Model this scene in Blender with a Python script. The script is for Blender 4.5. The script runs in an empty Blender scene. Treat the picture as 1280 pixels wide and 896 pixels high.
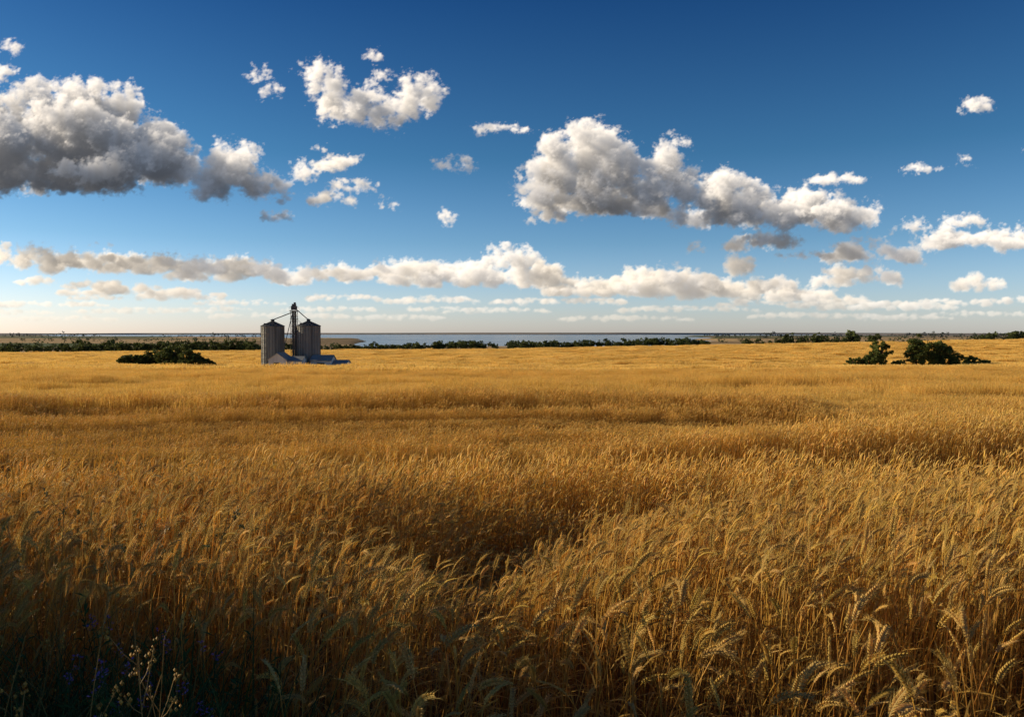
import bpy, math, random, time
import numpy as np
from mathutils import Vector
T0=time.time()
rng=np.random.default_rng(7); random.seed(7)
scene=bpy.context.scene
EYE=1.95
SUN_E=math.radians(18); SUN_A=math.radians(12)   # elevation ; degrees ahead of due left
SUNDIR=Vector((-math.cos(SUN_E)*math.cos(SUN_A), math.cos(SUN_E)*math.sin(SUN_A), math.sin(SUN_E)))

# ------------------------------------------------------------------ helpers
_lat={}
def vnoise(x,y,seed=0):
    if seed not in _lat:
        _lat[seed]=np.random.default_rng(100+seed).random((256,256))
    L=_lat[seed]
    x=np.asarray(x,float);y=np.asarray(y,float)
    xi=np.floor(x).astype(int);yi=np.floor(y).astype(int)
    fx=x-xi;fy=y-yi
    fx=fx*fx*(3-2*fx);fy=fy*fy*(3-2*fy)
    a=L[xi%256,yi%256];b=L[(xi+1)%256,yi%256];c=L[xi%256,(yi+1)%256];d=L[(xi+1)%256,(yi+1)%256]
    return (a*(1-fx)+b*fx)*(1-fy)+(c*(1-fx)+d*fx)*fy
def sstep(a,b,x):
    t=np.clip((np.asarray(x,float)-a)/(b-a),0,1); return t*t*(3-2*t)

_ty=np.arange(-400,12000,5.0)
_tz=np.interp(_ty,[-400,0,50,100,150,220,330,450,520,700,1000,12000],[0.5,0,-1.8,-3.8,-5.8,-8.3,-8.4,-8.2,-9.0,-12,-17,-17])
_k=np.ones(9)/9
_tz=np.convolve(np.pad(_tz,4,mode='edge'),_k,mode='valid')
def H(x,y):
    x=np.asarray(x,float);y=np.asarray(y,float)
    z=np.interp(y,_ty,_tz)
    z=z-0.65*sstep(4.2,11.5,y+0.25*np.sin(x*.8))*(1-sstep(60,170,y))
    r=sstep(150,450,y)*(1-sstep(560,950,y))
    cr=np.where(x>0,np.minimum(x/288*5.2,7.0),np.maximum(x/288*2.2,-4))
    z=z+cr*r
    z=z+(vnoise(x/34+5,y/23+9,1)-.5)*0.9*sstep(18,60,y)*(1-sstep(170,215,y)*0.6)
    z=z+(vnoise(x/9,y/4.2,2)-.5)*0.60*sstep(6,13,y)*(1-sstep(120,200,y))
    far=sstep(800,1600,y)
    z=z+(vnoise(x/900+3,y/700+3,3)-.45)*5*far
    u=x/np.maximum(y,1)
    n=(vnoise(x/300,y/500,4)-.5)
    ul=-0.22-0.40*sstep(2600,5200,y)+n*0.10
    ur=0.255+0.25*sstep(5200,7500,y)+n*0.08
    lk=sstep(1120,1260,y+n*200)*(1-sstep(9300,9800,y))*sstep(0,0.03,u-ul)*sstep(0,0.03,ur-u)
    z=z*(1-lk)+(-26)*lk
    z=z+sstep(9600,11000,np.hypot(x,y))*(10+14*vnoise(x/1500,y/3000,6))*(y>0)
    return z

class MB:
    def __init__(s): s.V=[];s.F=[];s.C=[];s.n=0
    def add(s,v,f,c):
        v=np.asarray(v,float).reshape(-1,3)
        s.V.append(v)
        c=np.asarray(c,float)
        if c.ndim==1: c=np.tile(c,(len(v),1))
        s.C.append(c[:,:3])
        for q in f: s.F.append(tuple(int(i)+s.n for i in q))
        s.n+=len(v)
    def mesh(s,name,mat,smooth=False):
        me=bpy.data.meshes.new(name)
        V=np.concatenate(s.V)
        me.from_pydata(V.tolist(),[],s.F)
        a=me.color_attributes.new('Col','FLOAT_COLOR','POINT')
        c=np.ones((len(V),4),np.float32);c[:,:3]=np.concatenate(s.C)
        a.data.foreach_set('color',c.ravel())
        me.materials.append(mat)
        if smooth: me.polygons.foreach_set('use_smooth',[True]*len(me.polygons))
        me.update()
        return me
def link(o,parent=None):
    scene.collection.objects.link(o)
    if parent: o.parent=parent
    return o
def quads_mesh(name,V,C,mat):
    n=len(V)
    me=bpy.data.meshes.new(name)
    me.vertices.add(n*4);me.vertices.foreach_set('co',V.reshape(-1).astype(np.float32))
    me.loops.add(n*4);me.loops.foreach_set('vertex_index',np.arange(n*4,dtype=np.int32))
    me.polygons.add(n);me.polygons.foreach_set('loop_start',np.arange(0,n*4,4,dtype=np.int32))
    me.update(calc_edges=True)
    a=me.color_attributes.new('Col','FLOAT_COLOR','POINT')
    c=np.ones((n*4,4),np.float32);c[:,:3]=np.repeat(C,4,axis=0)
    a.data.foreach_set('color',c.ravel())
    me.materials.append(mat);me.validate();return me

# ------------------------------------------------------------------ materials
def newmat(name):
    m=bpy.data.materials.new(name);m.use_nodes=True
    nt=m.node_tree;nt.nodes.clear()
    out=nt.nodes.new('ShaderNodeOutputMaterial')
    return m,nt,out
def N(nt,t,**k):
    n=nt.nodes.new(t)
    for a,b in k.items(): setattr(n,a,b)
    return n
def foliage_mat(name,transl=0.35,rough=0.6,vary=0.25):
    m,nt,out=newmat(name)
    at=N(nt,'ShaderNodeAttribute',attribute_name='Col')
    oi=N(nt,'ShaderNodeObjectInfo')
    mr=N(nt,'ShaderNodeMapRange');mr.inputs[3].default_value=1-vary;mr.inputs[4].default_value=1+vary
    nt.links.new(oi.outputs['Random'],mr.inputs[0])
    ml=N(nt,'ShaderNodeVectorMath',operation='SCALE')
    nt.links.new(at.outputs['Color'],ml.inputs[0]);nt.links.new(mr.outputs[0],ml.inputs['Scale'])
    p=N(nt,'ShaderNodeBsdfPrincipled');p.inputs['Roughness'].default_value=rough
    p.inputs['Specular IOR Level'].default_value=0.2
    tr=N(nt,'ShaderNodeBsdfTranslucent');mx=N(nt,'ShaderNodeMixShader');mx.inputs[0].default_value=transl
    nt.links.new(ml.outputs[0],p.inputs['Base Color']);nt.links.new(ml.outputs[0],tr.inputs[0])
    nt.links.new(p.outputs[0],mx.inputs[1]);nt.links.new(tr.outputs[0],mx.inputs[2])
    nt.links.new(mx.outputs[0],out.inputs[0])
    return m
M_WHEAT=foliage_mat('wheat_straw',0.42,0.6,0.10)
M_LEAF=foliage_mat('leaf_foliage',0.35,0.6,0.1)
M_WEED=foliage_mat('weed_foliage',0.3,0.5,0.1)
def simple_mat(name,col,rough=0.6,metal=0.0,nscale=2.0,namp=0.25,bump=0.0,streak=False):
    m,nt,out=newmat(name)
    tc=N(nt,'ShaderNodeTexCoord');mp=N(nt,'ShaderNodeMapping')
    if streak: mp.inputs['Scale'].default_value=(1,1,0.12)
    no=N(nt,'ShaderNodeTexNoise');no.inputs['Scale'].default_value=nscale;no.inputs['Detail'].default_value=6
    nt.links.new(tc.outputs['Object'],mp.inputs[0]);nt.links.new(mp.outputs[0],no.inputs[0])
    mr=N(nt,'ShaderNodeMapRange');mr.inputs[1].default_value=0.3;mr.inputs[2].default_value=0.7
    mr.inputs[3].default_value=1-namp;mr.inputs[4].default_value=1+namp
    nt.links.new(no.outputs[0],mr.inputs[0])
    ml=N(nt,'ShaderNodeVectorMath',operation='SCALE');ml.inputs[0].default_value=col
    nt.links.new(mr.outputs[0],ml.inputs['Scale'])
    p=N(nt,'ShaderNodeBsdfPrincipled');p.inputs['Roughness'].default_value=rough;p.inputs['Metallic'].default_value=metal
    nt.links.new(ml.outputs[0],p.inputs['Base Color'])
    if bump:
        b=N(nt,'ShaderNodeBump');b.inputs['Strength'].default_value=bump
        nt.links.new(no.outputs[0],b.inputs['Height']);nt.links.new(b.outputs[0],p.inputs['Normal'])
    nt.links.new(p.outputs[0],out.inputs[0]);return m
M_STEEL=simple_mat('galvanised_steel',(0.19,0.18,0.16),0.65,0.05,0.8,0.35,streak=True)
M_STEELD=simple_mat('weathered_steel',(0.09,0.088,0.085),0.6,0.1,1.0,0.3)
M_SHED=simple_mat('painted_sheet_metal',(0.62,0.60,0.55),0.7,0,0.8,0.2,streak=True)
M_ROOF=simple_mat('shed_roof_sheet',(0.26,0.26,0.25),0.65,0.0,0.8,0.2)
M_DARK=simple_mat('dark_opening',(0.03,0.03,0.03),0.8)
M_CONC=simple_mat('concrete',(0.3,0.28,0.25),0.9,0,2)
M_BARK=simple_mat('bark',(0.10,0.07,0.05),0.9,0,6,0.3,0.4)

# ------------------------------------------------------------------ camera, light, world
cam=bpy.data.cameras.new('camera');co=link(bpy.data.objects.new('camera',cam))
cam.sensor_width=36;cam.lens=36*1000/1280
cam.clip_start=0.05;cam.clip_end=40000
co.location=(0,0,EYE+float(H(0,0)));co.rotation_euler=(math.radians(90)-math.atan(32/1000),0,0)
scene.camera=co
sl=bpy.data.lights.new('sun','SUN');sl.energy=5.0;sl.angle=math.radians(0.5);sl.color=(1.0,0.84,0.56)
so=link(bpy.data.objects.new('sun',sl));so.rotation_euler=SUNDIR.to_track_quat('Z','Y').to_euler();so.location=(-50,0,60)
w=bpy.data.worlds.new('World');scene.world=w;w.use_nodes=True
nt=w.node_tree;nt.nodes.clear()
wo=nt.nodes.new('ShaderNodeOutputWorld');bg=nt.nodes.new('ShaderNodeBackground')
sky=nt.nodes.new('ShaderNodeTexSky');sky.sky_type='NISHITA';sky.sun_disc=False
sky.sun_elevation=SUN_E;sky.sun_rotation=math.radians(-90)+SUN_A
sky.altitude=300;sky.air_density=1.0;sky.dust_density=0.6;sky.ozone_density=3.0
# grade the sky by elevation: deeper blue overhead, clear pale blue-white at the horizon
tc=nt.nodes.new('ShaderNodeTexCoord');sx=nt.nodes.new('ShaderNodeSeparateXYZ');cr=nt.nodes.new('ShaderNodeValToRGB')
nt.links.new(tc.outputs['Generated'],sx.inputs[0]);nt.links.new(sx.outputs['Z'],cr.inputs[0])
stops=[(0.0,(1.72,1.70,2.15)),(0.035,(1.45,1.56,2.0)),(0.11,(0.80,1.12,1.42)),(0.21,(0.38,0.78,1.03)),(0.38,(0.14,0.44,0.78)),(0.7,(0.13,0.36,0.62))]
el=cr.color_ramp.elements
while len(el)<len(stops): el.new(0.5)
for e,(p,c) in zip(el,stops): e.position=p;e.color=(c[0]/3,c[1]/3,c[2]/3,1)
vm=nt.nodes.new('ShaderNodeVectorMath');vm.operation='MULTIPLY'
vs=nt.nodes.new('ShaderNodeVectorMath');vs.operation='SCALE';vs.inputs['Scale'].default_value=3.0
bg.inputs[1].default_value=0.088
nt.links.new(sky.outputs[0],vm.inputs[0]);nt.links.new(cr.outputs[0],vm.inputs[1])
nt.links.new(vm.outputs[0],vs.inputs[0]);nt.links.new(vs.outputs[0],bg.inputs[0]);nt.links.new(bg.outputs[0],wo.inputs[0])
scene.view_settings.view_transform='Standard';scene.view_settings.look='None';scene.view_settings.exposure=0

# ------------------------------------------------------------------ ground
def build_ground():
    ang=np.concatenate([np.linspace(-52,52,320),np.linspace(56,304,50)])
    ang=np.radians(ang)
    rad=np.concatenate([[0.0],np.geomspace(0.4,11500,300)])
    R,A=np.meshgrid(rad,ang,indexing='ij')
    X=R*np.sin(A);Y=R*np.cos(A);Z=H(X,Y)
    nr,na=R.shape
    V=np.stack([X,Y,Z],-1).reshape(-1,3)
    i=np.arange(nr-1)[:,None];j=np.arange(na)[None,:]
    j2=(j+1)%na
    F=np.stack([i*na+j,(i+1)*na+j,(i+1)*na+j2,i*na+j2],-1).reshape(-1,4)
    F=F[:,::-1]
    me=bpy.data.meshes.new('ground')
    me.from_pydata(V.tolist(),[],F.tolist())
    me.polygons.foreach_set('use_smooth',[True]*len(me.polygons))
    x=V[:,0];y=V[:,1]
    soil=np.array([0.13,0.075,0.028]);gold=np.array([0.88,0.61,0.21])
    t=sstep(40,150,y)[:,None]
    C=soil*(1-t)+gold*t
    ex=500+60*(vnoise(x/200,y*0+2,8)-.5)
    pat=vnoise(x/420+7,y/260+1,9);pat2=vnoise(x/900+7,y/600+1,11)
    tan=np.array([0.55,0.36,0.17]);brown=np.array([0.30,0.20,0.10]);green=np.array([0.10,0.12,0.04])
    P=np.where((pat>0.62)[:,None],brown,tan);P=np.where((pat2<0.30)[:,None],green,P)
    b=sstep(0,12,y-ex)[:,None]
    C=C*(1-b)+P*b
    hz=sstep(2500,9000,np.hypot(x,y))[:,None]  # distance haze painted into the base colour of the far land
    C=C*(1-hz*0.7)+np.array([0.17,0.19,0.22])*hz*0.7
    fy=np.exp(-(((x+58)/22)**4+((y-218)/10)**4))[:,None]
    C=C*(1-fy*.8)+np.array([0.16,0.12,0.07])*fy*.8
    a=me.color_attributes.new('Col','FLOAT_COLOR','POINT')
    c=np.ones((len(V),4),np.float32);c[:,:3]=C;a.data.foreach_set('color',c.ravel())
    m,nt,out=newmat('field_ground')
    at=N(nt,'ShaderNodeAttribute',attribute_name='Col')
    geo=N(nt,'ShaderNodeNewGeometry')
    mp=N(nt,'ShaderNodeMapping');mp.inputs['Scale'].default_value=(0.25,0.7,0.3)
    n1=N(nt,'ShaderNodeTexNoise');n1.inputs['Scale'].default_value=0.25;n1.inputs['Detail'].default_value=10;n1.inputs['Roughness'].default_value=0.65
    nt.links.new(geo.outputs['Position'],mp.inputs[0]);nt.links.new(mp.outputs[0],n1.inputs[0])
    mr=N(nt,'ShaderNodeMapRange');mr.inputs[1].default_value=0.3;mr.inputs[2].default_value=0.7;mr.inputs[3].default_value=0.75;mr.inputs[4].default_value=1.12
    nt.links.new(n1.outputs[0],mr.inputs[0])
    ml=N(nt,'ShaderNodeVectorMath',operation='SCALE')
    nt.links.new(at.outputs['Color'],ml.inputs[0]);nt.links.new(mr.outputs[0],ml.inputs['Scale'])
    p=N(nt,'ShaderNodeBsdfPrincipled');p.inputs['Roughness'].default_value=0.95;p.inputs['Specular IOR Level'].default_value=0.1
    n2=N(nt,'ShaderNodeTexNoise');n2.inputs['Scale'].default_value=2.5;n2.inputs['Detail'].default_value=8
    nt.links.new(geo.outputs['Position'],n2.inputs[0])
    bm=N(nt,'ShaderNodeBump');bm.inputs['Strength'].default_value=0.9;bm.inputs['Distance'].default_value=0.35
    nt.links.new(n2.outputs[0],bm.inputs['Height']);nt.links.new(bm.outputs[0],p.inputs['Normal'])
    nt.links.new(ml.outputs[0],p.inputs['Base Color']);nt.links.new(p.outputs[0],out.inputs[0])
    me.materials.append(m)
    link(bpy.data.objects.new('ground',me))
build_ground()
def build_lake():
    mb=MB()
    mb.add([(-9000,950,-20),(9000,950,-20),(9000,10400,-20),(-9000,10400,-20)],[(0,1,2,3)],(1,1,1))
    m,nt,out=newmat('lake_water')
    geo=N(nt,'ShaderNodeNewGeometry')
    mp=N(nt,'ShaderNodeMapping');mp.inputs['Scale'].default_value=(0.004,0.012,1)
    n=N(nt,'ShaderNodeTexNoise');n.inputs['Scale'].default_value=1;n.inputs['Detail'].default_value=5
    nt.links.new(geo.outputs['Position'],mp.inputs[0]);nt.links.new(mp.outputs[0],n.inputs[0])
    mr=N(nt,'ShaderNodeMapRange');mr.inputs[3].default_value=0.12;mr.inputs[4].default_value=0.4
    nt.links.new(n.outputs[0],mr.inputs[0])
    p=N(nt,'ShaderNodeBsdfPrincipled');p.inputs['Base Color'].default_value=(0.26,0.31,0.34,1)
    p.inputs['IOR'].default_value=1.33
    nt.links.new(mr.outputs[0],p.inputs['Roughness'])
    nt.links.new(p.outputs[0],out.inputs[0])
    link(bpy.data.objects.new('lake',mb.mesh('lake',m)))
build_lake()

# ------------------------------------------------------------------ wheat prototypes
def norm(v): return v/(np.linalg.norm(v,axis=-1,keepdims=True)+1e-9)
def stalk_path(bx,by,h,phi,lean,nod,n=7,head=0.09):
    d=np.array([math.cos(phi),math.sin(phi),0])
    t=np.linspace(0,1,n)
    ang=lean*t**1.6
    seg=h/(n-1)
    P=[np.array([bx,by,0.])]
    for k in range(1,n):
        a=(ang[k]+ang[k-1])/2
        P.append(P[-1]+seg*(d*math.sin(a)+np.array([0,0,math.cos(a)])))
    Hd=[P[-1]];a=ang[-1]
    m=6
    for k in range(m):
        a+=nod/m
        Hd.append(Hd[-1]+head/m*(d*math.sin(a)+np.array([0,0,math.cos(a)])))
    return np.array(P),np.array(Hd)
def tube(mb,P,r,c,sides=3):
    P=np.asarray(P,float);n=len(P);r=np.broadcast_to(r,(n,))
    Tn=norm(np.gradient(P,axis=0))
    ref=np.array([0.3,0.9,0.1]);
    A=norm(np.cross(Tn,ref));B=np.cross(Tn,A)
    V=[]
    for k in range(sides):
        th=2*math.pi*k/sides
        V.append(P+(A*math.cos(th)+B*math.sin(th))*r[:,None])
    V=np.stack(V,1).reshape(-1,3)
    F=[]
    for i in range(n-1):
        for k in range(sides):
            k2=(k+1)%sides
            F.append((i*sides+k,i*sides+k2,(i+1)*sides+k2,(i+1)*sides+k))
    c=np.asarray(c,float)
    if c.ndim==2: c=np.repeat(c,sides,axis=0)
    mb.add(V,F,c)
def ribbon(mb,P,wd,side,c):
    P=np.asarray(P);n=len(P);wd=np.broadcast_to(wd,(n,))
    V=np.empty((n*2,3));V[0::2]=P-side*wd[:,None]/2;V[1::2]=P+side*wd[:,None]/2
    F=[(2*i,2*i+1,2*i+3,2*i+2) for i in range(n-1)]
    c=np.asarray(c,float)
    if c.ndim==2: c=np.repeat(c,2,axis=0)
    mb.add(V,F,c)
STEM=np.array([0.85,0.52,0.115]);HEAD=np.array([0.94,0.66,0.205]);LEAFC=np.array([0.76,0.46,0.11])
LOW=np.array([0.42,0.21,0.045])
def leaf(mb,base,phi,L,w,tone,n=6,up=0.5):
    d=np.array([math.cos(phi),math.sin(phi),0]);a=up;P=[base]
    for k in range(n-1):
        P.append(P[-1]+L/(n-1)*(d*math.sin(a)+np.array([0,0,math.cos(a)])));a+=random.uniform(0.25,0.6)
    side=np.array([-math.sin(phi),math.cos(phi),0.25])
    wd=w*np.array([0.6,1,0.95,0.75,0.45,0.03][:n])
    ribbon(mb,P,wd,side,LEAFC*tone)
def stalk(mb,bx,by,lod,big=1.0):
    tone=random.uniform(0.72,1.06) if lod<2 else random.uniform(.88,1.06)
    h=random.gauss(0.96,0.09);phi=random.gauss(0.0,0.8);lean=abs(random.gauss(0.22,0.16))
    nod=random.choice([random.uniform(0.1,0.8),random.uniform(0.4,1.7)])
    hl=random.uniform(0.08,0.115)*big
    warm=np.array([1,random.uniform(0.92,1.04),random.uniform(0.75,1.15)])
    P,Hd=stalk_path(bx,by,h,phi,lean,nod,7 if lod<1 else 5,hl)
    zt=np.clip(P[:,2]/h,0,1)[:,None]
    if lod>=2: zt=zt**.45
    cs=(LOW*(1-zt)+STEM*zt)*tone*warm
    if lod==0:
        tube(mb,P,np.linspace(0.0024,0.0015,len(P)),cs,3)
        for q in range(random.choice([1,2,2,3])):
            k=random.randint(1,4)
            leaf(mb,P[k],random.uniform(0,6.28),random.uniform(0.18,0.34),random.uniform(0.006,0.011),tone*random.uniform(0.6,1.0),up=random.uniform(0.2,0.9))
        m=11
        tt=np.linspace(0.02,0.95,m)
        ax=np.stack([np.interp(tt,np.linspace(0,1,len(Hd)),Hd[:,k]) for k in range(3)],1)
        Tn=norm(np.gradient(ax,axis=0))
        rot=random.uniform(0,3.14)
        ref=norm(np.cross(Tn,np.array([0.2,0.95,0.1])));B=np.cross(Tn,ref)
        S=ref*math.cos(rot)+B*math.sin(rot);Q=np.cross(Tn,S)
        tube(mb,Hd,0.0018*big,HEAD*tone*warm*0.7,3)
        for i in range(m):
            fat=math.sin(math.pi*(0.15+0.8*i/m))**0.5*big
            for sg in (-1,1):
                dirv=norm(Tn[i]*0.85+S[i]*sg*0.5+Q[i]*random.uniform(-.2,.2))
                c0=ax[i]+S[i]*sg*0.0022
                L=0.0155*fat;wd=0.0039*fat
                tip=c0+dirv*L;mid=c0+dirv*L*0.45
                s1=norm(np.cross(dirv,Q[i]));
                V=[c0,mid+s1*wd,mid+Q[i]*wd*1.1,mid-s1*wd,mid-Q[i]*wd*1.1,tip]
                F=[(0,1,2),(0,2,3),(0,3,4),(0,4,1),(5,2,1),(5,3,2),(5,4,3),(5,1,4)]
                cc=HEAD*tone*warm*random.uniform(0.75,1.02)
                mb.add(V,F,cc)
                if random.random()<0.75:
                    al=random.uniform(0.025,0.055);aw=0.0005
                    ad=norm(Tn[i]*1.0+S[i]*sg*random.uniform(.15,.4)+Q[i]*random.uniform(-.25,.25))
                    mb.add([tip-s1*aw,tip+s1*aw,tip+ad*al],[(0,1,2)],HEAD*tone)
    elif lod==1:
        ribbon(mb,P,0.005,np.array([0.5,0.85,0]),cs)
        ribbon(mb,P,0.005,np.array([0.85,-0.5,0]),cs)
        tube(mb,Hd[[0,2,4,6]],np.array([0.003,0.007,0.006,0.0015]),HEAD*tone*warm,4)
        for i in range(4):
            b=Hd[random.randint(1,6)];ad=norm(Hd[6]-Hd[3]+np.random.normal(0,.012,3));s=np.array([0.8,-.5,0])*0.001
            mb.add([b-s,b+s,b+ad*0.06],[(0,1,2)],HEAD*tone)
        if random.random()<0.8:
            leaf(mb,P[random.randint(2,3)],random.uniform(0,6.28),random.uniform(0.18,0.3),0.010,tone*random.uniform(.6,1),up=random.uniform(0.2,0.9))
    else:
        w=0.010 if lod==2 else 0.06
        th=random.gauss(1.3,.6);sd=np.array([math.cos(th),math.sin(th),0])
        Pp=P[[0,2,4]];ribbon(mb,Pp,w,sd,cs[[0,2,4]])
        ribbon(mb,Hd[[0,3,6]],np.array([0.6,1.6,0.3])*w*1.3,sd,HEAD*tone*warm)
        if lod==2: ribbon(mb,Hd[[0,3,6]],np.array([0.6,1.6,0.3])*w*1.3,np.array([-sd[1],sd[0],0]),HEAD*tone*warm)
np.random.seed(3)
src=bpy.data.collections.new('wheat_sources')   # prototypes instanced by wheat_field
NV=[9,6,5,4,8]
spec=[(15,0.16),(42,0.36),(250,1.3),(620,5.0),(5,0.14)]   # last: sparse verge stalks
for lod in range(5):
    for k in range(NV[lod]):
        mb=MB();cnt,rad=spec[lod]
        for i in range(cnt):
            r=rad*math.sqrt(random.random())*1.1;a=random.uniform(0,6.28)
            stalk(mb,r*math.cos(a),r*math.sin(a),0 if lod==4 else lod,random.uniform(1.15,1.45) if lod==4 else 1.08)
        nm='wheat_clump_%d%d'%(lod,k)
        src.objects.link(bpy.data.objects.new(nm,mb.mesh(nm,M_WHEAT)))
print('protos',time.time()-T0)

def in_weeds(x,y): return (((x+1.75)/1.05)**2+((y-2.35)/1.1)**2)<1
EDGE=lambda x: 3.3+0.45*np.sin(x*0.9+1.0)+0.25*np.sin(x*2.3)+0.0*x
def canopy(x,y):
    n=vnoise(x*0.13+3,y*0.42+1,20);n2=vnoise(x*0.55,y*0.9,21);n3=vnoise(x*0.03,y*0.07+4,22);n4=vnoise(x*.06+8,y*.2+3,24)
    s=1.04-0.50*sstep(0.50,0.78,n)*sstep(4,7,y)-0.16*(n2-.5)-0.16*sstep(.5,.8,n3)-0.40*sstep(.5,.70,n4)*sstep(9,20,y)
    # lodged pockets
    for (cx,cy,rx,ry,a) in [(-0.35,5.2,0.7,1.0,.6),(0.3,6.8,0.9,0.9,.6),(2.2,8.3,2.2,0.9,.62),(-4.5,11,3.5,1.1,.55),(7.5,13,3.8,1.3,.55),(-1,17,6,1.8,.52),(-12,20,6,2.0,.52),(11,24,7,2.2,.48),(-6,30,12,2.8,.48),(14,38,12,3.2,.45),(-22,44,14,3.8,.45),(5,52,16,3.8,.42)]:
        s=s-a*np.exp(-((x-cx)/rx)**2-((y-cy)/ry)**2)
    return np.maximum(s,0.30)
def scatter(y0,y1,cell,margin,slope=0.74):
    X=[];Y=[]
    for yy in np.arange(y0,y1,cell):
        hw=slope*yy+margin
        xs=np.arange(-hw,hw,cell)
        X.append(xs+rng.uniform(-.5,.5,len(xs))*cell);Y.append(yy+rng.uniform(-.5,.5,len(xs))*cell)
    return np.concatenate(X),np.concatenate(Y)
PX=[];IDX=[];ROT=[];SC=[]
offs=[0,9,15,20,24]
for lod,(y0,y1,cell,mg) in enumerate([(2.2,8,0.235,1.8),(7.8,36,0.52,2.0),(35,135,1.75,3),(132,495,6.5,6),(0.9,4.2,0.20,1.8)]):
    x,y=scatter(y0,y1,cell,mg)
    ok=~((np.abs(x+57)<17)&(np.abs(y-216)<10.5))
    if lod in(0,4): ok&=~in_weeds(x,y)
    if lod==0: ok&=y>EDGE(x)
    if lod==4: ok&=(y<EDGE(x)+.1)&(np.hypot(x,y)>1.0)&(rng.random(len(x))<0.75)
    x=x[ok];y=y[ok];n=len(x)
    PX.append(np.stack([x,y,H(x,y)-0.02],1))
    IDX.append(offs[lod]+rng.integers(0,NV[lod],n))
    r=rng.normal(0,0.55,n)
    if lod==4: r=rng.normal(0,1.1,n)
    ROT.append(np.stack([rng.normal(0,.06,n),rng.normal(0,.06,n),r],1))
    c=canopy(x,y)
    s=rng.uniform(0.93,1.07,n)
    if lod==3: s=s*0.9
    if lod==4: c=rng.uniform(0.60,1.0,n)*(0.76+0.12*(y/3));s=rng.uniform(.95,1.15,n)
    SC.append(np.stack([s,s,s*c],1))
PX=np.concatenate(PX);IDX=np.concatenate(IDX);ROT=np.concatenate(ROT);SC=np.concatenate(SC)
me=bpy.data.meshes.new('wheat_field')
me.vertices.add(len(PX));me.vertices.foreach_set('co',PX.astype(np.float32).ravel())
a=me.attributes.new('pidx','INT','POINT');a.data.foreach_set('value',IDX.astype(np.int32))
a=me.attributes.new('prot','FLOAT_VECTOR','POINT');a.data.foreach_set('vector',ROT.astype(np.float32).ravel())
a=me.attributes.new('pscl','FLOAT_VECTOR','POINT');a.data.foreach_set('vector',SC.astype(np.float32).ravel())
me.update()
wf=link(bpy.data.objects.new('wheat_field',me))
ng=bpy.data.node_groups.new('wheat_instancer','GeometryNodeTree')
ng.interface.new_socket('Geometry',in_out='INPUT',socket_type='NodeSocketGeometry')
ng.interface.new_socket('Geometry',in_out='OUTPUT',socket_type='NodeSocketGeometry')
gi=ng.nodes.new('NodeGroupInput');go=ng.nodes.new('NodeGroupOutput')
iop=ng.nodes.new('GeometryNodeInstanceOnPoints')
ci=ng.nodes.new('GeometryNodeCollectionInfo');ci.inputs['Collection'].default_value=src
ci.inputs['Separate Children'].default_value=True;ci.inputs['Reset Children'].default_value=True
def na(nm,tp):
    n=ng.nodes.new('GeometryNodeInputNamedAttribute');n.data_type=tp;n.inputs['Name'].default_value=nm;return n
a1=na('pidx','INT');a2=na('prot','FLOAT_VECTOR');a3=na('pscl','FLOAT_VECTOR')
e2r=ng.nodes.new('FunctionNodeEulerToRotation')
L=ng.links.new
L(gi.outputs[0],iop.inputs['Points']);L(ci.outputs[0],iop.inputs['Instance'])
iop.inputs['Pick Instance'].default_value=True
L(a1.outputs['Attribute'],iop.inputs['Instance Index']);L(a2.outputs['Attribute'],e2r.inputs[0])
L(e2r.outputs[0],iop.inputs['Rotation']);L(a3.outputs['Attribute'],iop.inputs['Scale'])
L(iop.outputs[0],go.inputs[0])
md=wf.modifiers.new('instances','NODES');md.node_group=ng
print('wheat',time.time()-T0)

# ------------------------------------------------------------------ trees
def leaf_quads(centers,size,rg):
    n=len(centers)
    a=norm(rg.normal(size=(n,3)));b=norm(np.cross(a,rg.normal(size=(n,3))))
    s=size*rg.uniform(0.6,1.3,(n,1))
    a=a*s;b=b*s*0.6
    return np.stack([centers-a,centers-b*1.0,centers+a,centers+b],1)
def crown_points(cx,cy,cz,rx,ry,rz,nclump,nleaf,rg,clr=0.3):
    d=norm(rg.normal(size=(nclump,3)));r=rg.uniform(0.25,1.0,(nclump,1))**0.6
    c=d*r*np.array([rx,ry,rz])*rg.uniform(0.75,1.08,(nclump,1))+np.array([cx,cy,cz])
    cr=clr*min(rx,rz)*rg.uniform(0.5,1.2,(nclump,1))
    pts=np.repeat(c,nleaf,0)+norm(rg.normal(size=(nclump*nleaf,3)))*np.repeat(cr,nleaf,0)*rg.uniform(0.3,1.0,(nclump*nleaf,1))*np.array([1,1,0.8])
    tone=np.repeat(rg.uniform(0.6,1.35,(nclump,1)),nleaf,0)*rg.uniform(0.7,1.3,(nclump*nleaf,1))
    return pts,tone,c
GREEN=np.array([0.12,0.14,0.032])
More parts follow.
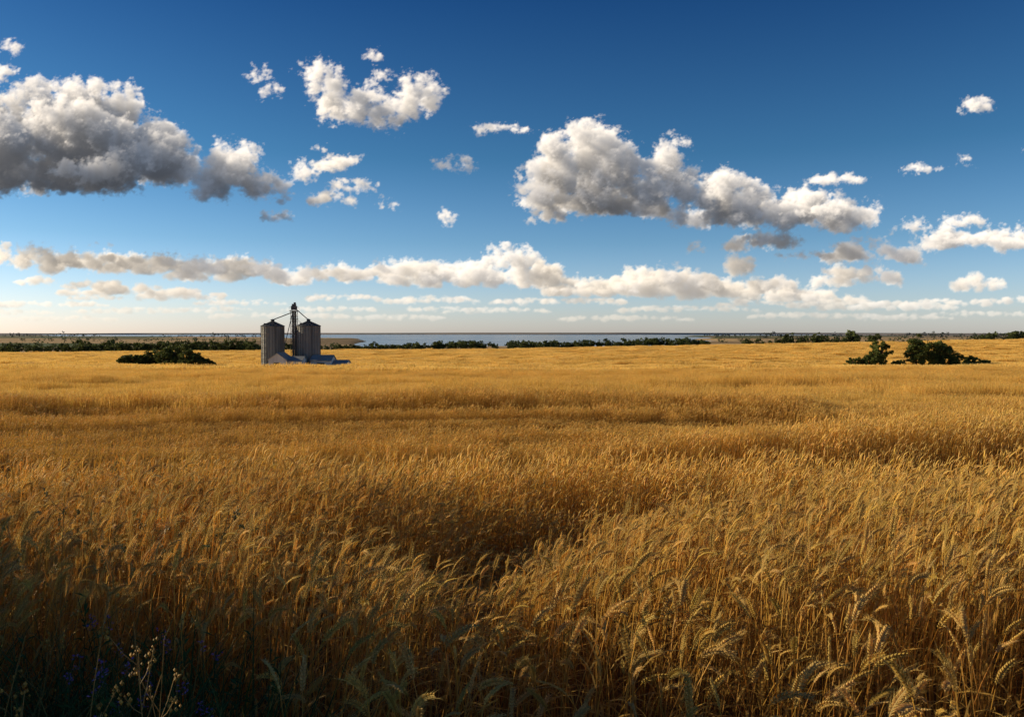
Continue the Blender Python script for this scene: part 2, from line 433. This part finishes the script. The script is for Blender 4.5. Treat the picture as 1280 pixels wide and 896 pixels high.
def tree(name,x,y,h,wd,seed,low=0.12,nclump=85,nleaf=80,leafs=0.26,lobes=3,base=GREEN):
    rg=np.random.default_rng(seed);z0=float(H(x,y))
    emp=bpy.data.objects.new(name,None);link(emp);emp.location=(x,y,z0)
    mb=MB()
    tr=h*0.028+0.06
    lean=rg.normal(0,0.03*h,2)
    tube(mb,[(0,0,-0.2),(lean[0]*.3,lean[1]*.3,h*.25),(lean[0]*.7,lean[1]*.7,h*.5),(lean[0],lean[1],h*.8)],np.array([tr*1.3,tr,tr*.7,tr*.2]),(1,1,1),8)
    Q=[];Cc=[]
    for k in range(lobes):
        ox=rg.uniform(-.25,.25)*wd;oy=rg.uniform(-.2,.2)*wd;hh=h*rg.uniform(0.62,1.0) if k else h
        rz=(hh-low*h)/2*0.98
        pts,tone,cl=crown_points(ox if k else 0,oy if k else 0,low*h+rz,wd*.36,wd*.36,rz,nclump//lobes,nleaf,rg)
        pts[:,2]=np.where(pts[:,2]<0.15,rg.uniform(0.1,0.5*h*.5,len(pts)),pts[:,2])
        Q.append(leaf_quads(pts,leafs,rg));Cc.append(tone*base)
        for c in cl[::3]:
            s=np.array([lean[0]*.4,lean[1]*.4,h*rg.uniform(.12,.5)])
            tube(mb,[s,(s+c)/2+rg.normal(0,.1,3),c],np.array([tr*.4,tr*.25,tr*.08]),(1,1,1),5)
    t=bpy.data.objects.new('trunk_and_limbs',mb.mesh('trunk_and_limbs',M_BARK,True));link(t,emp)
    Q=np.concatenate(Q);Cc=np.concatenate(Cc)
    c=bpy.data.objects.new('crown',quads_mesh('crown',Q,Cc,M_LEAF));link(c,emp)
def ux(px,d): return (px-640)/1000.*d
tree('broadleaf_tree',ux(1103,222),222,8.6,6.6,11,low=0.02)
tree('broadleaf_tree',ux(1145,221),221,9.6,7.4,12,low=0.02,nclump=120)
tree('broadleaf_tree',ux(1168,224),224,8.2,10.5,13,low=0.0,nclump=150)
for i,(px,d,h,wd) in enumerate([(1066,221,3.0,6),(1078,223,3.6,6),(1090,222,3.8,6),(1124,221,2.4,5),(1196,224,3.9,6),(1213,225,3.4,7),(1232,227,2.2,5)]):
    tree('shrub',ux(px,d),d,h,wd,30+i,low=0.0,nclump=60,nleaf=60,leafs=0.2,lobes=2)
for i,(px,d,h,wd) in enumerate([(164,233,3.8,6),(176,235,4.4,7),(190,235,5.3,7),(204,232,6.3,8),(219,234,6.9,8),(233,230,5.6,8),(246,229,4.4,7),(258,229,3.0,6)]):
    tree('bush',ux(px,d),d,h,wd,60+i,low=0.0,nclump=100,nleaf=60,leafs=0.26,lobes=3,base=GREEN*0.8)
# trees added out of view on the left to shade the foreground
for i,(x,y,h,wd) in enumerate([(-9.6,4.4,4.3,4.0),(-10,2.9,5.4,4.6),(-9.8,1.2,6.1,4.6),(-10.2,-0.8,6.2,4.6),(-10,-3,6.2,4.6)]):
    tree('added_shade_tree',x,y,h,wd,90+i,low=0.08,nclump=120,nleaf=50,leafs=0.13,lobes=3)
def treeline():
    rg=np.random.default_rng(5);Q=[];Cc=[]
    rows=[(-900,330,560,6.2,1.3,0),(-900,330,575,6.6,1.0,0),(120,620,600,5.5,1.2,0),(425,606,555,5.2,1.3,0),(635,890,555,5.4,1.4,0),(640,890,570,6.0,1.1,0),(880,1090,700,7.5,1.2,0),(1130,1700,640,8.5,1.3,0),
          (-300,420,1000,7,.8,0),(-300,330,1700,9,.6,0),(-300,330,3200,16,.5,0),(900,1500,1500,10,.6,0),(900,1500,2600,16,.6,0),(880,1400,4500,18,.6,0)]
    for (p0,p1,d,h,dens,_) in rows:
        x0=ux(p0,d);x1=ux(p1,d);step=h*0.62/dens
        for x in np.arange(x0,x1,step):
            g=vnoise(x/(h*6),d*.37,33)
            if g<0.25 and d>610 : continue
            x2=x+rg.normal(0,step*.4);y2=d+rg.normal(0,h*.8)+10*math.sin(x/60)
            hh=h*rg.uniform(0.5,1.0)*(0.75+0.65*g)
            if rg.random()<0.09: hh*=1.35
            z=float(H(x2,y2))
            if z<-19.5: continue
            wd=hh*rg.uniform(.5,.8)
            nc=18 if d<800 else 8;nl=18 if d<800 else 10
            pts,tone,cl=crown_points(x2,y2,z+hh*.5,wd,wd,hh*.5,nc,nl,rg,.45)
            pts[:,2]=np.where(pts[:,2]<z+.2,z+rg.uniform(.1,hh*.4,len(pts)),pts[:,2])
            Q.append(leaf_quads(pts,hh*0.10,rg))
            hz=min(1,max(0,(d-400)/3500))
            Cc.append(tone*(GREEN*(1-hz)*0.8+np.array([.07,.09,.11])*hz))  # farther rows take a blue-grey haze tint in their leaf colour
    Q=np.concatenate(Q);Cc=np.concatenate(Cc)
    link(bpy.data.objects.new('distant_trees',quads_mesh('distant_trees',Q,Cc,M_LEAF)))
treeline()
print('trees',time.time()-T0)

# ------------------------------------------------------------------ grain silos
def lathe(name,prof,seg,mat,parent,smooth=False,loc=(0,0,0)):
    mb=MB();V=[];F=[]
    for (r,z) in prof:
        for k in range(seg):
            a=2*math.pi*k/seg;V.append((r*math.cos(a),r*math.sin(a),z))
    for i in range(len(prof)-1):
        for k in range(seg):
            k2=(k+1)%seg;F.append((i*seg+k,i*seg+k2,(i+1)*seg+k2,(i+1)*seg+k))
    mb.add(V,F,(1,1,1))
    o=bpy.data.objects.new(name,mb.mesh(name,mat,smooth));link(o,parent);o.location=loc;return o
def box(mb,c,s):
    cx,cy,cz=c;sx,sy,sz=[v/2 for v in s]
    V=[(cx+i*sx,cy+j*sy,cz+k*sz) for i in(-1,1) for j in(-1,1) for k in(-1,1)]
    F=[(0,1,3,2),(4,6,7,5),(0,4,5,1),(2,3,7,6),(0,2,6,4),(1,5,7,3)]
    mb.add(V,F,(1,1,1))
def bar(mb,a,b,r,sides=6): tube(mb,[a,((a[0]+b[0])/2,(a[1]+b[1])/2,(a[2]+b[2])/2),b],r,(1,1,1),sides)
def silo(x,y,R,hw,hr):
    e=bpy.data.objects.new('grain_silo',None);link(e);e.location=(x,y,float(H(x,y)))
    lathe('foundation',[(0.01,0.25),(R+.35,0.25),(R+.35,-0.8)],48,M_CONC,e)
    prof=[];nz=int(hw/0.22)
    for i in range(nz+1):
        z=0.25+(hw-0.25)*i/nz;prof.append((R+(0.035 if i%2 else 0.0)+(0.03 if (i//4)%2 else 0),z))
    lathe('corrugated_wall',prof,48,M_STEEL,e)
    pr=[(R+.22,hw-.08),(R+.22,hw+.02),(R*.62,hw+hr*.42),(0.55,hw+hr*.92),(0.5,hw+hr),(0.5,hw+hr+.35),(0.7,hw+hr+.38),(0.05,hw+hr+.65)]
    lathe('conical_roof',pr,48,M_STEELD,e)
    mb=MB()
    for k in range(24):
        a=2*math.pi*k/24;c,s=math.cos(a),math.sin(a)
        bar(mb,((R+.2)*c,(R+.2)*s,hw+.06),(0.55*c,0.55*s,hw+hr*.92+.04),0.045,4)
        box(mb,((R+.07)*c,(R+.07)*s,hw/2+.1),(.08,.08,hw-.3))
    link(bpy.data.objects.new('ribs_and_stiffeners',mb.mesh('ribs',M_STEELD)),e)
    mb=MB()
    a=math.radians(-60);
    for s in(-.22,.22):
        p=((R+.25)*math.cos(a)+s*math.sin(-a),(R+.25)*math.sin(a)+s*math.cos(a))
        bar(mb,(p[0],p[1],.3),(p[0],p[1],hw+.6),.03,4)
    for k in range(int(hw/.35)):
        box(mb,((R+.25)*math.cos(a),(R+.25)*math.sin(a),.5+k*.35),(.4,.05,.04))
    box(mb,(0.4,-R-.06,1.3),(0.9,0.12,1.7))
    for k in range(4):
        b=math.radians(-150+k*40);box(mb,(R*.7*math.cos(b),R*.7*math.sin(b),hw+hr*.42),(.45,.45,.5))
    link(bpy.data.objects.new('ladder_door_vents',mb.mesh('ladder',M_STEELD)),e)
YS=221.
xl,xr,xt=ux(341,YS),ux(386.5,YS),ux(368,YS)
silo(xl,YS,3.05,11.9,1.35);silo(xr,YS-0.5,3.1,11.9,1.35)
zt=float(H(xt,YS))
e=bpy.data.objects.new('bucket_elevator_tower',None);link(e);e.location=(xt,YS,zt)
mb=MB();HT=16.3
for sx_ in(-.75,.75):
    for sy in(-.75,.75): bar(mb,(sx_,sy,-.5),(sx_,sy,HT),.085,4)
z=0.5
while z<HT-.3:
    for (p,q) in(((-.75,-.75),(.75,-.75)),((.75,-.75),(.75,.75)),((.75,.75),(-.75,.75)),((-.75,.75),(-.75,-.75))):
        bar(mb,(p[0],p[1],z),(q[0],q[1],z),.045,4);bar(mb,(p[0],p[1],z),(q[0],q[1],min(z+1.4,HT)),.04,4)
    z+=1.4
link(bpy.data.objects.new('lattice_frame',mb.mesh('lattice_frame',M_STEELD)),e)
mb=MB()
Z=HT-15.6
box(mb,(-.3,0,8.0),(.45,.45,16.2));box(mb,(.3,0,8.0),(.45,.45,16.2))
box(mb,(0,0,16.2+Z),(1.5,1.0,1.1));box(mb,(0,0,17.0+Z),(1.0,.9,.6));box(mb,(.2,0,17.5+Z),(.5,.5,.5))
box(mb,(0,0,15.35+Z),(2.3,2.0,.12));box(mb,(0,0,13.2+Z),(1.9,1.8,.1))
for sx_ in(-1.1,1.1):
    for sy in(-.95,.95): bar(mb,(sx_,sy,15.3+Z),(sx_,sy,16.4+Z),.03,4)
for sy in(-.95,.95): bar(mb,(-1.1,sy,16.4+Z),(1.1,sy,16.4+Z),.03,4)
link(bpy.data.objects.new('elevator_legs_and_head',mb.mesh('elevator_head',M_STEELD)),e)
mb=MB()
bar(mb,(-.5,0,15.0+Z),(xl-xt,0,12.9+Z),.13,8);bar(mb,(.5,0,15.9+Z),(xr-xt,-.5,12.9+Z),.13,8)
bar(mb,(-.5,0,14.6+Z),(-2.3,-3.5,4.2),.1,8);bar(mb,(.75,.3,13+Z),(xr-xt-2,0,12+Z),.05,5)
link(bpy.data.objects.new('spouts',mb.mesh('spouts',M_STEELD)),e)
def shed(x,y,wx,wy,h,rh,axis='x',doors=()):
    e=bpy.data.objects.new('farm_shed',None);link(e);e.location=(x,y,float(H(x,y))-.1)
    a,b=wx/2,wy/2
    mb=MB()
    if axis=='y':
        V=[(-a,-b,-1),(a,-b,-1),(a,-b,h),(0,-b,h+rh),(-a,-b,h),(-a,b,-1),(a,b,-1),(a,b,h),(0,b,h+rh),(-a,b,h)]
        F=[(0,1,2,3,4),(6,5,9,8,7),(1,6,7,2),(5,0,4,9)]
        R=[(-a-.25,-b-.3,h-.12),(0,-b-.3,h+rh+.06),(a+.25,-b-.3,h-.12),(-a-.25,b+.3,h-.12),(0,b+.3,h+rh+.06),(a+.25,b+.3,h-.12)]
    else:
        V=[(-a,-b,-1),(-a,b,-1),(-a,b,h),(-a,0,h+rh),(-a,-b,h),(a,-b,-1),(a,b,-1),(a,b,h),(a,0,h+rh),(a,-b,h)]
        F=[(1,0,4,3,2),(5,6,7,8,9),(0,5,9,4),(6,1,2,7)]
        R=[(-a-.25,-b-.3,h-.12),(-a-.25,0,h+rh+.06),(-a-.25,b+.3,h-.12),(a+.25,-b-.3,h-.12),(a+.25,0,h+rh+.06),(a+.25,b+.3,h-.12)]
    mb.add(V,F,(1,1,1));link(bpy.data.objects.new('walls',mb.mesh('walls',M_SHED)),e)
    mr=MB();R=np.array(R);R2=R+np.array([0,0,.12])
    mr.add(np.concatenate([R,R2]),[(0,3,4,1),(1,4,5,2),(6,7,10,9),(7,8,11,10),(0,1,7,6),(1,2,8,7),(3,9,10,4),(4,10,11,5),(0,6,9,3),(2,5,11,8)],(1,1,1))
    link(bpy.data.objects.new('roof',mr.mesh('roof',M_ROOF)),e)
    md=MB()
    for (dx,dw,dh) in doors: box(md,(dx,-b-.015,dh/2),(dw,.05,dh))
    if doors: link(bpy.data.objects.new('doors',md.mesh('doors',M_DARK)),e)
shed(ux(351,213),213,4.6,7,3.0,1.6,'y',doors=((-.1,1.8,2.2),))
shed(ux(370,213.5),213.5,4.4,6,2.6,1.0,'x',doors=((1.0,1.0,1.9),))
shed(ux(404,218),218,5.5,6,2.6,1.3,'x',doors=((0,2,2),))
shed(ux(424,219),219,5,5,1.8,.7,'x')
print('silos',time.time()-T0)

# ------------------------------------------------------------------ foreground weeds
def weeds():
    rg=random.Random(3)
    mb=MB()
    def pt():
        while True:
            x=rg.uniform(-2.9,-.6);y=rg.uniform(1.2,3.6)
            if in_weeds(x,y): return x,y
    for i in range(3000):
        x,y=pt();z=float(H(x,y));L=rg.uniform(.5,1.1);phi=rg.uniform(0,6.28);a=rg.uniform(.02,.35)
        d=np.array([math.cos(phi),math.sin(phi),0]);P=[np.array([x,y,z])]
        for k in range(6):
            P.append(P[-1]+L/6*(d*math.sin(a)+np.array([0,0,math.cos(a)])));a+=rg.uniform(.03,.28)
        t=rg.uniform(.6,1.4);g=np.array([.055,.105,.022])*t if rg.random()<.75 else np.array([.20,.17,.04])*t
        ribbon(mb,P,rg.uniform(.005,.010)*np.array([.7,1,1,.9,.7,.4,.05]),np.array([-math.sin(phi),math.cos(phi),.2]),g)
    for i in range(170):
        x,y=pt();z=float(H(x,y));hh=rg.uniform(.5,.95);lx,ly=rg.uniform(-.12,.12),rg.uniform(-.12,.12)
        P=[np.array([x+lx*t*t,y+ly*t*t,z+hh*t]) for t in np.linspace(0,1,6)]
        tube(mb,P,np.linspace(.003,.0015,6),(.06,.08,.025),4)
        for k in range(26):
            t=rg.uniform(.2,1);b=np.array([x+lx*t*t,y+ly*t*t,z+hh*t]);phi=rg.uniform(0,6.28)
            d=np.array([math.cos(phi),math.sin(phi),rg.uniform(.3,1.2)]);L=rg.uniform(.02,.05);sd=np.array([-math.sin(phi),math.cos(phi),0])*L*.16
            g=np.array([.055,.105,.022])*rg.uniform(.6,1.5)
            mb.add([b,b+d*L*.5+sd,b+d*L+np.array([0,0,-.01]),b+d*L*.5-sd],[(0,1,2,3)],g)
    link(bpy.data.objects.new('green_weeds',mb.mesh('green_weeds',M_WEED)))
    mb=MB()
    for i in range(34):
        x,y=pt();z=float(H(x,y));hh=rg.uniform(.95,1.38);lx,ly=rg.uniform(-.25,.25),rg.uniform(-.15,.15)
        f=lambda t:np.array([x+lx*t*t,y+ly*t*t,z+hh*t])
        tube(mb,[f(t) for t in np.linspace(0,1,7)],np.linspace(.003,.0012,7),(.45,.27,.08),4)
        for k in range(rg.randint(5,10)):
            t=rg.uniform(.5,.98);b=f(t);phi=rg.uniform(0,6.28);L=rg.uniform(.05,.16)
            e=b+np.array([math.cos(phi)*L*.6,math.sin(phi)*L*.6,L*.8])
            tube(mb,[b,(b+e)/2+np.array([0,0,-.008]),e],.0011,(.45,.27,.08),3)
            for q in range(7):
                c=e+np.array([rg.gauss(0,.007),rg.gauss(0,.007),rg.gauss(0,.012)]);r=rg.uniform(.003,.006)
                V=c+r*np.array([(1,0,0),(-1,0,0),(0,1,0),(0,-1,0),(0,0,1.3),(0,0,-1.3)])
                mb.add(V,[(0,2,4),(2,1,4),(1,3,4),(3,0,4),(2,0,5),(1,2,5),(3,1,5),(0,3,5)],np.array([.66,.38,.08])*rg.uniform(.5,1.2))
    link(bpy.data.objects.new('dry_seedhead_weeds',mb.mesh('dry_weeds',M_WEED)))
    mb=MB()
    for i in range(26):
        x=rg.uniform(-1.5,-1.0);y=rg.uniform(2.2,2.9);z=float(H(x,y));hh=rg.uniform(.7,1.0)
        e=np.array([x+rg.uniform(-.08,.08),y,z+hh])
        tube(mb,[(x,y,z),((x+e[0])/2,y,z+hh*.55),e],.0015,(.05,.08,.03),3)
        for q in range(16):
            phi=rg.uniform(0,6.28);L=rg.uniform(.007,.013);c=e+np.array([rg.gauss(0,.008),rg.gauss(0,.008),-rg.random()*.05])
            d=np.array([math.cos(phi),math.sin(phi),.4]);sd=np.array([-math.sin(phi),math.cos(phi),0])*L*.4
            mb.add([c,c+d*L*.6+sd,c+d*L,c+d*L*.6-sd],[(0,1,2,3)],np.array([.28,.14,.36])*rg.uniform(.6,1.2))
    link(bpy.data.objects.new('purple_wildflowers',mb.mesh('purple_wildflowers',M_WEED)))
weeds()
print('weeds',time.time()-T0)

# ------------------------------------------------------------------ clouds
def clouds():
    NU,NVv,NW=1840,404,40;DW=3.0;U0=-920
    G=np.full((NU,NVv,NW),-40.0,np.float32)
    rg=np.random.default_rng(21)
    def lobe(u,v,wd,R,vb,sq=1.0):
        m=R+14;mv=m/sq
        u0=int(max(0,u-m-U0));u1=int(min(NU,u+m-U0+1));v0=int(max(0,v-mv));v1=int(min(NVv,v+mv+1))
        w0=int(max(0,(wd-m)/DW));w1=int(min(NW,(wd+m)/DW+1))
        if u0>=u1 or v0>=v1 or w0>=w1: return
        uu=(np.arange(u0,u1)+U0-u)[:,None,None];vv=(np.arange(v0,v1))[None,:,None];ww=(np.arange(w0,w1)*DW-wd)[None,None,:]
        s=R-np.sqrt(uu**2+((vv-v)*sq)**2+ww**2)
        s=np.minimum(s,(vv-vb)*0.9)
        sl=G[u0:u1,v0:v1,w0:w1];np.maximum(sl,s.astype(np.float32),out=sl)
    # azimuth / elevation positions (milli-tangent units) and half sizes of each cloud
    def cloud(px,py,hw,hh,n=None,wd=None):
        u=px-640;v=416-py;vb=v-hh*0.8
        if wd is None: wd=60+rg.uniform(-15,15)
        ar=hw/hh
        sq=float(np.clip(ar*0.42,1.0,2.0))
        n=int(6+ar*5)
        for i in range(n):
            a=rg.uniform(-1,1);R=hh*sq*rg.uniform(0.35,0.58)
            top=hh*math.sqrt(max(0,1-a*a))
            uu=u+a*max(0,hw-R*.8);vv=vb+rg.uniform(0.1,1)*max(0,(top+hh*.7-R/sq)) +R/sq*.25
            ww=wd+rg.uniform(-1,1)*min(38,hw*.5)
            lobe(uu,vv,ww,R,vb+rg.uniform(-2.5,2.5),sq)
            if hh>9:
                for k in range(6):
                    th=rg.uniform(-.3,3.44);ph=rg.uniform(-1,1);R2=R*rg.uniform(.22,.48)/sq**.5
                    lobe(uu+R*math.cos(th)*.95,vv+R/sq*math.sin(th)*.95,ww+R*ph*.7,R2,vb,1.0)
    big=[(60,190,190,50),(95,160,130,55),(20,150,80,45),(170,195,72,38),(60,225,110,20),
         (300,218,50,36),(295,205,32,28),(330,232,32,18),
         (400,103,34,20),(450,130,46,24),(522,122,30,26),(480,148,30,15),(430,140,26,13),
         (735,192,66,40),(690,232,42,36),(800,225,90,42),(865,230,40,26),(750,255,85,20),
         (905,245,48,32),(965,262,105,26),(1040,264,56,26),(880,268,50,16)]
    for c in big: cloud(*c)
    small=[(328,98,9,8),(345,117,14,7),(464,76,7,4),(485,95,8,5),(630,163,34,6),(566,204,21,8),(430,206,32,8),(378,215,18,10),(418,249,30,8),
        (488,254,12,5),(350,271,24,5),(440,232,26,8),(405,190,9,5),(1210,134,22,6),(1052,225,38,6),(1148,212,28,3.5),(1200,201,11,4),(1205,277,28,7),(1135,283,24,7),
        (1215,300,68,13),(1275,297,40,13),(1090,316,60,15),(950,303,46,11),(925,333,22,15),(1070,345,58,16),(1222,357,38,11),(870,313,12,5),(1005,320,40,5),(560,272,8,3),(1290,187,12,7),
        (855,183,9,4),(20,62,14,6),(125,306,16,3),(5,95,16,8),(800,240,20,8)]
    band=[(38,323,48,12),(5,327,34,10),(120,328,70,13),(185,333,60,10),(285,340,78,15),(240,332,50,11),(160,363,90,9),(45,351,28,6),(120,357,45,7),(230,368,60,8),
        (430,346,84,13),(640,336,66,24),(575,345,66,17),(510,340,66,14),(690,352,46,12),(740,360,66,12),(840,356,88,20),(790,352,46,12),(900,364,54,14),(960,360,56,14),(1000,372,84,10),(1110,382,90,7),(1040,378,60,9),
        (540,375,60,6),(300,378,60,5),(60,380,80,5),(700,376,90,5),(860,386,90,5),(430,372,50,5),(1180,378,60,6),(180,388,90,4.5),(1020,394,90,4.5),(620,388,70,4.5),(350,394,90,4),(780,398,90,4),(1230,392,70,4.5),(500,396,60,4),(60,398,90,4),
        (270,386,50,4),(560,386,50,4),(940,380,50,5),(1130,396,60,4),(10,390,60,4),(120,372,40,4),(1260,376,40,5),(410,386,60,4)]
    for c in small: cloud(*c)
    for c in band: cloud(*c)
    for c in [(1450,250,80,30),(1400,330,90,14),(1500,350,80,14),(-120,330,90,14),(-220,270,80,30),(-190,350,80,10),(1380,120,50,18),(-150,120,60,22)]: cloud(*c)
    n0,n1,n2=620,NVv,NW
    w=rg.standard_normal((n0,n1,n2)).astype(np.float32)
    Fw=np.fft.rfftn(w)
    k0=np.fft.fftfreq(n0)[:,None,None];k1=np.fft.fftfreq(n1)[None,:,None];k2=(np.fft.rfftfreq(n2)/DW)[None,None,:]
    kk=np.sqrt(k0**2+(k1*.8)**2+k2**2);kk[0,0,0]=1
    amp=(kk**2+(1/55.)**2)**(-0.5*1.95);amp[0,0,0]=0
    nz=np.fft.irfftn(Fw*amp,s=(n0,n1,n2)).astype(np.float32);nz/=nz.std();del Fw,kk,amp,w
    nz=np.tile(nz,(3,1,1))[:NU]
    vv=np.arange(NVv)[None,:,None]
    ampv=(1.8+3.4*sstep(30,160,vv)).astype(np.float32)
    G+=nz*ampv+0.3
    wid=(4.0+4.5*sstep(30,160,vv)).astype(np.float32)
    dens=np.clip(G/wid,0,1);del G
    SIG=0.13
    ds=dens*SIG
    ta=np.zeros_like(ds)
    dv=math.tan(math.radians(33));dw=math.tan(SUN_A)/DW
    cur=np.zeros((NVv,NW),np.float32)
    plen=math.sqrt(1+dv*dv+(dw*DW)**2)
    decay=(0.955+0.040*sstep(40,150,np.arange(NVv)))[:,None].astype(np.float32)
    def sh(a,f,ax):
        b=np.zeros_like(a)
        if ax==0: b[:-1]=a[1:]
        else: b[:,:-1]=a[:,1:]
        return a*(1-f)+b*f
    for i in range(NU):
        ta[i]=cur
        cur=sh(sh(cur+ds[i]*plen,dv,0),dw,1)
        cur*=decay
    tu=np.cumsum(ds[:,::-1,:],axis=1)[:,::-1,:]-ds
    Ls=0.90*np.exp(-ta*.6)+0.11*np.exp(-0.16*ta)+0.008;del ta  # simulated sunlight and self-shadow, baked into the cloud colours
    La=0.26+0.74*np.exp(-0.35*tu);del tu
    alpha=1-np.exp(-ds*DW)
    Tr=np.ones((NU,NVv),np.float32);S=np.zeros((NU,NVv),np.float32);A=np.zeros((NU,NVv),np.float32)
    for k in range(NW):
        wgt=Tr*alpha[:,:,k];S+=wgt*Ls[:,:,k];A+=wgt*La[:,:,k];Tr*=1-alpha[:,:,k]
    al=1-Tr
    sun=np.array([1.38,1.17,0.90]);amb=np.array([0.125,0.165,0.235])
    col=S[...,None]*sun+A[...,None]*amb
    hz=(0.56*np.exp(-np.arange(NVv)/34.))[None,:,None]  # pale horizon haze blended into the stored cloud colour
    col=col*(1-hz)+al[...,None]*np.array([0.62,0.60,0.58])*hz
    fade=(0.45+0.55*sstep(10,55,np.arange(NVv)))[None,:]
    al=al*fade;col=col*fade[...,None]
    U,Vv=np.meshgrid((np.arange(NU)+U0)/1000.,np.arange(NVv)/1000.,indexing='ij')
    Dv=norm(np.stack([U,np.ones_like(U),Vv],-1))*12500.
    Dv[...,2]+=EYE
    keep=(al>0.004)
    q=keep[:-1,:-1]|keep[1:,:-1]|keep[:-1,1:]|keep[1:,1:]
    I,J=np.nonzero(q)
    F=np.stack([I*NVv+J,(I+1)*NVv+J,(I+1)*NVv+J+1,I*NVv+J+1],1)
    used=np.unique(F);rm=np.full(NU*NVv,-1,np.int64);rm[used]=np.arange(len(used));F=rm[F]
    P=Dv.reshape(-1,3)[used];C=np.concatenate([col,al[...,None]],-1).reshape(-1,4)[used]
    me=bpy.data.meshes.new('clouds')
    me.vertices.add(len(P));me.vertices.foreach_set('co',P.astype(np.float32).ravel())
    n=len(F);me.loops.add(n*4);me.loops.foreach_set('vertex_index',F.astype(np.int32).ravel())
    me.polygons.add(n);me.polygons.foreach_set('loop_start',np.arange(0,n*4,4,dtype=np.int32))
    me.update(calc_edges=True)
    a=me.color_attributes.new('cloud','FLOAT_COLOR','POINT');
    C2=C.copy();C2[:,3]=1;a.data.foreach_set('color',C2.astype(np.float32).ravel())
    b=me.attributes.new('cover','FLOAT','POINT');b.data.foreach_set('value',C[:,3].astype(np.float32))
    m,nt,out=newmat('cloud_baked_light')
    a1=N(nt,'ShaderNodeAttribute',attribute_name='cloud');a2=N(nt,'ShaderNodeAttribute',attribute_name='cover')
    em=N(nt,'ShaderNodeEmission');tr=N(nt,'ShaderNodeBsdfTransparent');ad=N(nt,'ShaderNodeAddShader')  # clouds glow with their baked light and shade, unlit by the sun lamp
    inv=N(nt,'ShaderNodeMath',operation='SUBTRACT');inv.inputs[0].default_value=1
    nt.links.new(a1.outputs['Color'],em.inputs[0]);nt.links.new(a2.outputs['Fac'],inv.inputs[1])
    nt.links.new(inv.outputs[0],tr.inputs[0]);nt.links.new(em.outputs[0],ad.inputs[0]);nt.links.new(tr.outputs[0],ad.inputs[1])
    nt.links.new(ad.outputs[0],out.inputs[0])
    try: m.cycles.emission_sampling='NONE'
    except Exception as ex: print(ex)
    me.materials.append(m)
    link(bpy.data.objects.new('clouds',me))
clouds()
print('done',time.time()-T0)
